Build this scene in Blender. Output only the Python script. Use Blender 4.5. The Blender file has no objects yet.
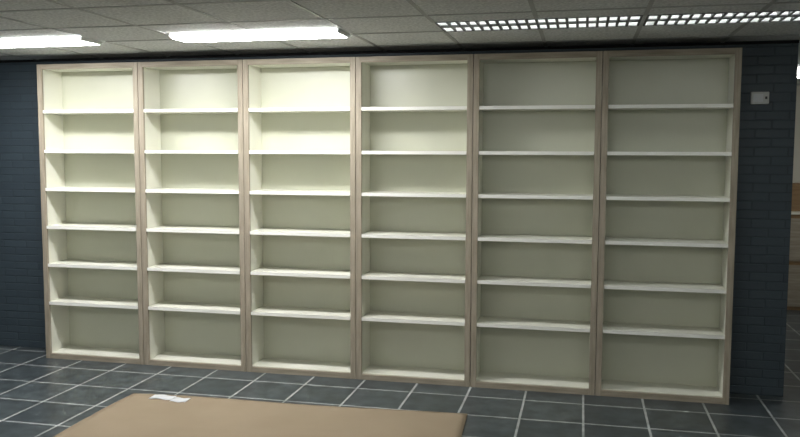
import bpy, bmesh, math, random
from mathutils import Vector, Matrix
random.seed(4)
sc=bpy.context.scene
sc.view_settings.view_transform='Standard'
sc.view_settings.look='None'
CZ=2.475; WY=0.285; D=0.275; H=2.4
# ---------------------------------------------------------------- materials
def s2l(c): return tuple([((v/255)/12.92 if v/255<=.04045 else ((v/255+.055)/1.055)**2.4) for v in c]+[1])
def new_mat(name):
    m=bpy.data.materials.new(name); m.use_nodes=True
    nt=m.node_tree; b=nt.nodes['Principled BSDF']; return m,nt,b
def coord(nt,scale=(1,1,1)):
    tc=nt.nodes.new('ShaderNodeTexCoord'); mp=nt.nodes.new('ShaderNodeMapping'); mp.inputs['Scale'].default_value=scale
    nt.links.new(tc.outputs['Object'],mp.inputs[0]); return mp.outputs[0]
def noise_mat(name,c1,c2,scale,rough=.6,bump=0.0,mscale=(1,1,1),detail=4,spec=.3,bd=.002):
    m,nt,b=new_mat(name); co=coord(nt,mscale)
    n=nt.nodes.new('ShaderNodeTexNoise'); n.inputs['Scale'].default_value=scale; n.inputs['Detail'].default_value=detail
    nt.links.new(co,n.inputs['Vector'])
    r=nt.nodes.new('ShaderNodeValToRGB'); r.color_ramp.elements[0].position=.3; r.color_ramp.elements[1].position=.7
    r.color_ramp.elements[0].color=s2l(c1); r.color_ramp.elements[1].color=s2l(c2)
    nt.links.new(n.outputs['Fac'],r.inputs[0]); nt.links.new(r.outputs[0],b.inputs['Base Color'])
    b.inputs['Roughness'].default_value=rough; b.inputs['Specular IOR Level'].default_value=spec
    if bump:
        bp=nt.nodes.new('ShaderNodeBump'); bp.inputs['Strength'].default_value=bump; bp.inputs['Distance'].default_value=bd
        nt.links.new(n.outputs['Fac'],bp.inputs['Height']); nt.links.new(bp.outputs[0],b.inputs['Normal'])
    return m
def emis(name,col,st):
    m,nt,b=new_mat(name); b.inputs['Base Color'].default_value=(.8,.8,.8,1)
    b.inputs['Emission Color'].default_value=col; b.inputs['Emission Strength'].default_value=st; return m
cream=noise_mat('cream_laminate',(230,230,217),(234,234,222),3,.45,spec=.35)
edge=noise_mat('lit_white_edge',(248,249,242),(252,252,246),3,.4,spec=.4)  # white nosing, whitened further to put front light into its colour
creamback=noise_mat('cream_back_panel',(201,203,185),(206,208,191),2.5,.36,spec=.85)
woodv=noise_mat('ash_wood_v',(146,137,121),(176,166,149),9,.5,.15,(6,6,.5),6)
woodh=noise_mat('ash_wood_h',(146,137,121),(176,166,149),9,.5,.15,(.5,6,6),6)
dark=noise_mat('dark_gap',(20,20,20),(28,28,28),4,.9)
plaster=noise_mat('painted_plaster',(70,86,94),(76,92,100),4,.7,.1)
lightwall=noise_mat('light_plaster',(206,203,190),(212,210,198),3,.8)
card=noise_mat('cardboard',(150,135,114),(156,141,120),2.5,.9,0,(1,1,1),3,.1)
cardb=noise_mat('cardboard_brown',(135,110,82),(150,125,95),5,.85,.2,(1,1,8),6,.15)
paper=noise_mat('paper',(215,218,220),(225,227,230),6,.7)
plastic=noise_mat('white_plastic',(205,208,205),(212,214,212),6,.4)
grey=noise_mat('grey_plastic',(60,62,64),(70,72,74),6,.4)
tbar=noise_mat('ceiling_tbar',(165,167,165),(172,174,172),6,.5)
tile_c=noise_mat('ceiling_tile',(188,190,189),(232,234,232),55,.9,.4,detail=8,spec=.1)
alu=noise_mat('louvre_metal',(85,87,87),(98,100,100),8,.45)
refl=noise_mat('reflector_white',(235,235,235),(240,240,240),8,.3)
tube_dim=emis('tube_dim',(.95,1,.97,1),18)
opal_on=emis('opal_diffuser_bright',(1,.99,.98,1),50)
fill_opal=emis('fill_opal_diffuser',(1,1,.97,1),12)  # glow for the added fill lamps only
# brick
def brick_mat():
    m,nt,b=new_mat('painted_brick')
    tc=nt.nodes.new('ShaderNodeTexCoord'); sp=nt.nodes.new('ShaderNodeSeparateXYZ'); cb=nt.nodes.new('ShaderNodeCombineXYZ')
    nt.links.new(tc.outputs['Object'],sp.inputs[0]); ad=nt.nodes.new('ShaderNodeMath'); ad.operation='ADD'
    nt.links.new(sp.outputs[0],ad.inputs[0]); nt.links.new(sp.outputs[1],ad.inputs[1])
    nt.links.new(ad.outputs[0],cb.inputs[0]); nt.links.new(sp.outputs[2],cb.inputs[1])
    br=nt.nodes.new('ShaderNodeTexBrick'); br.inputs['Scale'].default_value=1
    br.inputs['Brick Width'].default_value=.22; br.inputs['Row Height'].default_value=.0625
    br.inputs['Mortar Size'].default_value=.006; br.inputs['Mortar Smooth'].default_value=.6
    br.inputs['Color1'].default_value=s2l((61,73,82)); br.inputs['Color2'].default_value=s2l((66,79,88)); br.inputs['Mortar'].default_value=s2l((56,68,76))
    nt.links.new(cb.outputs[0],br.inputs['Vector']); nt.links.new(br.outputs['Color'],b.inputs['Base Color'])
    n=nt.nodes.new('ShaderNodeTexNoise'); n.inputs['Scale'].default_value=45; nt.links.new(tc.outputs['Object'],n.inputs['Vector'])
    mx=nt.nodes.new('ShaderNodeMath'); mx.operation='MULTIPLY_ADD'; mx.inputs[1].default_value=-1
    nt.links.new(br.outputs['Fac'],mx.inputs[0]); 
    m2=nt.nodes.new('ShaderNodeMath'); m2.operation='MULTIPLY'; m2.inputs[1].default_value=.4
    nt.links.new(n.outputs['Fac'],m2.inputs[0]); nt.links.new(m2.outputs[0],mx.inputs[2])
    bp=nt.nodes.new('ShaderNodeBump'); bp.inputs['Strength'].default_value=.6; bp.inputs['Distance'].default_value=.007
    nt.links.new(mx.outputs[0],bp.inputs['Height']); nt.links.new(bp.outputs[0],b.inputs['Normal'])
    b.inputs['Roughness'].default_value=.5; return m
brick=brick_mat()
def floor_mat():
    m,nt,b=new_mat('slate_floor_tiles')
    tc=nt.nodes.new('ShaderNodeTexCoord'); mp=nt.nodes.new('ShaderNodeMapping')
    mp.inputs['Location'].default_value=(-3.515+8,.22+12,0)
    nt.links.new(tc.outputs['Object'],mp.inputs[0])
    br=nt.nodes.new('ShaderNodeTexBrick'); br.offset=0; br.inputs['Scale'].default_value=1
    br.inputs['Brick Width'].default_value=.4; br.inputs['Row Height'].default_value=.4
    br.inputs['Mortar Size'].default_value=.008; br.inputs['Mortar Smooth'].default_value=.15
    br.inputs['Color1'].default_value=s2l((68,76,80)); br.inputs['Color2'].default_value=s2l((80,88,91)); br.inputs['Mortar'].default_value=s2l((180,184,184))
    nt.links.new(mp.outputs[0],br.inputs['Vector'])
    n=nt.nodes.new('ShaderNodeTexNoise'); n.inputs['Scale'].default_value=9; n.inputs['Detail'].default_value=8; nt.links.new(tc.outputs['Object'],n.inputs['Vector'])
    r=nt.nodes.new('ShaderNodeValToRGB'); r.color_ramp.elements[0].position=.3; r.color_ramp.elements[1].position=.72
    r.color_ramp.elements[0].color=(.55,.55,.55,1); r.color_ramp.elements[1].color=(1.25,1.25,1.25,1)
    nt.links.new(n.outputs['Fac'],r.inputs[0])
    mx=nt.nodes.new('ShaderNodeMix'); mx.data_type='RGBA'; mx.blend_type='MULTIPLY'; mx.inputs[0].default_value=1
    nt.links.new(br.outputs['Color'],mx.inputs[6]); nt.links.new(r.outputs[0],mx.inputs[7]); nt.links.new(mx.outputs[2],b.inputs['Base Color'])
    h=nt.nodes.new('ShaderNodeMath'); h.operation='MULTIPLY_ADD'; h.inputs[1].default_value=-1
    m2=nt.nodes.new('ShaderNodeMath'); m2.operation='MULTIPLY'; m2.inputs[1].default_value=.5
    nt.links.new(n.outputs['Fac'],m2.inputs[0]); nt.links.new(br.outputs['Fac'],h.inputs[0]); nt.links.new(m2.outputs[0],h.inputs[2])
    bp=nt.nodes.new('ShaderNodeBump'); bp.inputs['Strength'].default_value=.4; bp.inputs['Distance'].default_value=.003
    nt.links.new(h.outputs[0],bp.inputs['Height']); nt.links.new(bp.outputs[0],b.inputs['Normal'])
    b.inputs['Roughness'].default_value=.3; b.inputs['Specular IOR Level'].default_value=.55; return m
floorm=floor_mat()
# ---------------------------------------------------------------- mesh helper
class MB:
    def __init__(s): s.bm=bmesh.new(); s.mats=[]
    def mi(s,m):
        if m not in s.mats: s.mats.append(m)
        return s.mats.index(m)
    def box(s,x0,x1,y0,y1,z0,z1,m,bev=0):
        r=bmesh.ops.create_cube(s.bm,size=1)
        vs=r['verts']
        for v in vs:
            v.co=Vector(((x0+x1)/2+v.co.x*(x1-x0),(y0+y1)/2+v.co.y*(y1-y0),(z0+z1)/2+v.co.z*(z1-z0)))
        fs=set(f for v in vs for f in v.link_faces); i=s.mi(m)
        for f in fs: f.material_index=i
        if bev:
            es=list(set(e for v in vs for e in v.link_edges))
            bmesh.ops.bevel(s.bm,geom=es,offset=bev,segments=2,affect='EDGES',profile=.5)
    def quad(s,pts,m):
        f=s.bm.faces.new([s.bm.verts.new(p) for p in pts]); f.material_index=s.mi(m)
    def cyl(s,x0,x1,y,z,r,m,n=10):
        ring=[]
        for x in (x0,x1): ring.append([s.bm.verts.new((x,y+r*math.cos(2*math.pi*k/n),z+r*math.sin(2*math.pi*k/n))) for k in range(n)])
        i=s.mi(m)
        for k in range(n):
            f=s.bm.faces.new([ring[0][k],ring[0][(k+1)%n],ring[1][(k+1)%n],ring[1][k]]); f.material_index=i; f.smooth=True
        for q in ring: f=s.bm.faces.new(q); f.material_index=i
    def obj(s,name,loc=(0,0,0)):
        me=bpy.data.meshes.new(name); s.bm.to_mesh(me); s.bm.free()
        for m in s.mats: me.materials.append(m)
        o=bpy.data.objects.new(name,me); o.location=loc; sc.collection.objects.link(o); return o
# ---------------------------------------------------------------- room
X0,X1,Y0,Y1=-3.2,8.0,-8.2,4.2
b=MB(); b.box(X0,X1,Y0,Y1,-.1,0,floorm); b.obj('floor')
b=MB(); b.box(X0,5.69,WY,WY+.12,0,CZ,brick); b.obj('wall_back')
b=MB(); b.box(X0-.12,X0,Y0,Y1,0,CZ,plaster); b.obj('wall_left')
b=MB(); b.box(X1,X1+.12,Y0,Y1,0,CZ,lightwall); b.obj('wall_right')
b=MB(); b.box(X0,X1,Y0-.12,Y0,0,CZ,lightwall); b.obj('wall_front')
b=MB(); b.box(X0,X1,Y1,Y1+.12,0,CZ,lightwall); b.obj('wall_far')
# ceiling with openings
fix=[(-.2,1.0,-.88,-.6,'on'),(1.6,2.8,-.88,-.6,'on'),(3.4,4.59,-.96,-.58,'dim'),(4.61,5.8,-.96,-.58,'dim')]
for yy in (-4.5,-6.9):
    for x in (-2.0,.4,2.8,5.2): fix.append((x,x+1.2,yy,yy+.3,'fill_opal'))  # unseen lamp rows behind camera, added as front and ceiling fill
fix.append((5.8,7.0,2.1,2.4,'fill_opal'))  # extra lamp added to brighten the next room
xs=sorted(set([X0,X1]+[v for f in fix for v in f[:2]])); ys=sorted(set([Y0,Y1]+[v for f in fix for v in f[2:4]]))
b=MB()
for i in range(len(xs)-1):
    for j in range(len(ys)-1):
        mx_,my_=(xs[i]+xs[i+1])/2,(ys[j]+ys[j+1])/2
        if any(f[0]<mx_<f[1] and f[2]<my_<f[3] for f in fix): continue
        b.box(xs[i],xs[i+1],ys[j],ys[j+1],CZ,CZ+.02,tile_c)
b.box(X0,X1,Y0,Y1,CZ+.15,CZ+.17,dark)
def bar_x(y,xa,xb):
    seg=[(xa,xb)]
    for f in fix:
        if f[2]-.02<y<f[3]+.02:
            ns=[]
            for s0,s1 in seg:
                if f[1]<=s0 or f[0]>=s1: ns.append((s0,s1)); continue
                if f[0]>s0: ns.append((s0,f[0]))
                if f[1]<s1: ns.append((f[1],s1))
            seg=ns
    for s0,s1 in seg: b.box(s0,s1,y-.012,y+.012,CZ-.004,CZ-.0002,tbar)
def bar_y(x):
    seg=[(Y0,WY)]
    for f in fix:
        if f[0]-.02<x<f[1]+.02:
            ns=[]
            for s0,s1 in seg:
                if f[3]<=s0 or f[2]>=s1: ns.append((s0,s1)); continue
                if f[2]>s0: ns.append((s0,f[2]))
                if f[3]<s1: ns.append((f[3],s1))
            seg=ns
    for s0,s1 in seg: b.box(x-.012,x+.012,s0,s1,CZ-.004,CZ-.0002,tbar)
x=-2.6
while x<X1: bar_y(x); x+=.6
y=0
while y>Y0: bar_x(y,X0,X1); y-=.6
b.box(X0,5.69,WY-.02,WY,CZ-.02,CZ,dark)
b.obj('ceiling')
# luminaires, plus the added fill lamps
for (xa,xb,ya,yb,k) in fix:
    b=MB(); e=.002; xa+=e;xb-=e;ya+=e;yb-=e
    if k!='dim':
        dp=.028 if k=='on' else .075
        b.box(xa,xb,ya,yb,CZ-.002,CZ+.03,plastic,.001)
        b.box(xa+.02,xb-.02,ya+.02,yb-.02,CZ-dp,CZ-.0025,opal_on if k=='on' else fill_opal,.008)
        for q in ((xa+.012,xa+.02,ya+.02,yb-.02),(xb-.02,xb-.012,ya+.02,yb-.02)): b.box(*q,CZ-dp*.8,CZ,plastic,.002)
    else:
        b.box(xa,xb,ya,yb,CZ+.09,CZ+.1,refl)
        for q in ((xa,xa+.012,ya,yb),(xb-.012,xb,ya,yb),(xa+.012,xb-.012,ya,ya+.012),(xa+.012,xb-.012,yb-.012,yb)):
            b.box(*q,CZ+.002,CZ+.09,refl); b.box(*q,CZ-.004,CZ+.002,alu)
        ym=(ya+yb)/2
        b.box(xa+.012,xb-.012,ym-.03,ym+.03,CZ-.003,CZ+.004,alu)
        b.box(xa+.012,xb-.012,ym-.012,ym+.012,CZ+.004,CZ+.035,refl)
        for yf in (ym-.012,yb-.012):
            b.quad([(xa+.012,yf-.001,CZ),(xb-.012,yf-.001,CZ),(xb-.012,yf-.022,CZ+.05),(xa+.012,yf-.022,CZ+.05)],refl)
        n=20; st=(xb-xa-.024)/n
        for i in range(1,n):
            xc=xa+.012+i*st
            for y0_,y1_ in ((ya+.012,ym-.012),(ym+.012,yb-.012)):
                b.box(xc-.008,xc+.008,y0_,y1_,CZ-.001,CZ+.006,alu)
                b.box(xc-.003,xc+.003,y0_,y1_,CZ+.006,CZ+.04,alu)
        for yt in ((ya+ym)/2,(ym+yb)/2): b.cyl(xa+.03,xb-.03,yt,CZ+.066,.013,tube_dim)
    b.obj('ceiling_luminaire')
# ---------------------------------------------------------------- bookcases
w=.8803
off=[-.020,-.002,-.004,.003,-.012,-.006,.004]
bx=[i*w+off[i] for i in range(7)]
SZ=[2.024,1.705,1.397,1.088,.776,.462]
for i in range(6):
    W=bx[i+1]-bx[i]-.004; b=MB()
    st=.041; y0=0; fd=.022
    b.box(0,st,0,fd,0,H,woodv,.0015); b.box(W-st,W,0,fd,0,H,woodv,.0015)
    b.box(st,W-st,0,fd,H-.04,H,woodh,.0015); b.box(st,W-st,0,fd,0,.042,woodh,.0015)
    b.box(0,.018,fd,D,0,H,woodv); b.box(W-.018,W,fd,D,0,H,woodv)
    b.box(.018,W-.018,fd,D,H-.018,H,woodh)
    b.box(.018,.036,fd,D-.008,.042,H-.036,cream); b.box(W-.036,W-.018,fd,D-.008,.042,H-.036,cream)
    b.box(.018,W-.018,fd,D-.008,H-.036,H-.018,cream)
    b.box(.018,W-.018,D-.008,D,0,H-.018,creamback)
    b.box(.018,W-.018,fd,D-.008,.024,.046,cream)
    b.box(.018,W-.018,.05,.065,0,.024,woodh)
    for z in SZ:
        b.box(.0365,W-.0365,.0085,D-.0085,z-.012,z+.012,cream,.001)
        b.box(.0415,W-.0415,.004,.0085,z-.0135,z+.0128,edge,.0008)
        for px_ in (.036,W-.046):
            for py_ in (.05,D-.05): b.box(px_,px_+.010,py_,py_+.008,z-.018,z-.012,plastic)
    b.obj('bookcase',(bx[i]+.002,0,0))
# ---------------------------------------------------------------- wall box
b=MB()
b.box(-.058,.058,-.026,0,-.042,.042,plastic,.005)
b.box(-.045,.02,-.0285,-.026,-.028,.028,paper,.001)
b.box(.03,.046,-.0285,-.026,-.01,.01,grey,.001)
b.obj('wall_thermostat',(5.456,WY,2.088))
# ---------------------------------------------------------------- cardboard
b=MB(); nx,ny=48,36
P=[Vector((1.225,-.725,0)),Vector((3.58,-.63,0)),Vector((3.66,-2.15,0)),Vector((1.25,-2.3,0))]
def cz(u,v):
    z=.0075+.003*math.sin(7*u+2*v)+.0025*math.sin(5*v+9*u)
    for c in (.33,.67): z-=.0035*math.exp(-((v-c)/.012)**2)
    z+=.006*max(0,1-u*12)*abs(math.sin(5*v))
    return max(z,.0035)
gr=[]
for j in range(ny+1):
    row=[]
    for i in range(nx+1):
        u,v=i/nx,j/ny
        p=(P[0]*(1-u)+P[1]*u)*(1-v)+(P[3]*(1-u)+P[2]*u)*v
        row.append((p.x,p.y,cz(u,v)))
    gr.append(row)
tv=[[b.bm.verts.new(q) for q in r] for r in gr]; bv=[[b.bm.verts.new((q[0],q[1],q[2]-.0034)) for q in r] for r in gr]
mi=b.mi(card)
for j in range(ny):
    for i in range(nx):
        f=b.bm.faces.new([tv[j][i],tv[j+1][i],tv[j+1][i+1],tv[j][i+1]]); f.smooth=True; f.material_index=mi
        b.bm.faces.new([bv[j][i],bv[j][i+1],bv[j+1][i+1],bv[j+1][i]]).material_index=mi
for i in range(nx):
    b.bm.faces.new([tv[0][i],tv[0][i+1],bv[0][i+1],bv[0][i]]); b.bm.faces.new([tv[ny][i+1],tv[ny][i],bv[ny][i],bv[ny][i+1]])
for j in range(ny):
    b.bm.faces.new([tv[j+1][0],tv[j][0],bv[j][0],bv[j+1][0]]); b.bm.faces.new([tv[j][nx],tv[j+1][nx],bv[j+1][nx],bv[j][nx]])
b.obj('cardboard_sheet')
b=MB(); n=12
for part,(xa,xb,ya,yb) in enumerate([(0,.17,0,.085),(.175,.29,-.03,.055)]):
    pr=None
    for i in range(n+1):
        x=xa+(xb-xa)*i/n; z=.014+.005*math.sin(math.pi*i/n*1.3+part)**2
        c=[b.bm.verts.new((x,ya,z)),b.bm.verts.new((x,yb,z+.002))]
        if pr: 
            f=b.bm.faces.new([pr[0],c[0],c[1],pr[1]]); f.material_index=b.mi(paper); f.smooth=True
        pr=c
o=b.obj('paper_label',(1.40,-.83,0))
md=o.modifiers.new('s','SOLIDIFY'); md.thickness=.0008
# ---------------------------------------------------------------- beyond the opening
b=MB()
b.box(0,1.5,0,.45,0,1.05,cardb,.004); b.box(0.02,1.48,-.012,0,.04,.5,woodh,.002); b.box(0.02,1.48,-.012,0,.54,1.01,woodh,.002)
b.box(-.02,1.52,-.02,.45,1.05,1.08,cream,.002); b.obj('sideboard',(6.1,3.7,0))
def carton(loc,sx,sy,sz):
    b=MB(); b.box(0,sx,0,sy,0,sz,cardb,.003)
    b.box(sx/2-.025,sx/2+.025,-.001,sy+.001,sz-.001,sz+.001,card); b.box(sx/2-.025,sx/2+.025,-.0015,-.0002,sz-.09,sz,card)
    b.box(sx*.1,sx*.3,-.0015,-.0002,sz*.2,sz*.45,paper); b.obj('cardboard_box',loc)
carton((6.2,3.75,1.081),.45,.35,.3)
# ---------------------------------------------------------------- world + camera
wd=bpy.data.worlds.new('w'); sc.world=wd; wd.use_nodes=True
wd.node_tree.nodes['Background'].inputs[0].default_value=(.6,.7,.8,1); wd.node_tree.nodes['Background'].inputs[1].default_value=.02
cx,cy,cz_,yaw,pit,rol,f=4.2759,-5.6982,1.704,-.2235,-.082,.0035,800.57
fw=Vector((math.sin(yaw)*math.cos(pit),math.cos(yaw)*math.cos(pit),math.sin(pit)))
r=Vector((math.cos(yaw),-math.sin(yaw),0)); u=r.cross(fw)
r2=r*math.cos(rol)+u*math.sin(rol); u2=-r*math.sin(rol)+u*math.cos(rol)
M=Matrix((( r2.x,u2.x,-fw.x,cx),(r2.y,u2.y,-fw.y,cy),(r2.z,u2.z,-fw.z,cz_),(0,0,0,1)))
cd=bpy.data.cameras.new('camera'); cd.sensor_width=36; cd.lens=36*f/800; cd.clip_start=.05
co=bpy.data.objects.new('camera',cd); sc.collection.objects.link(co); co.matrix_world=M; sc.camera=co
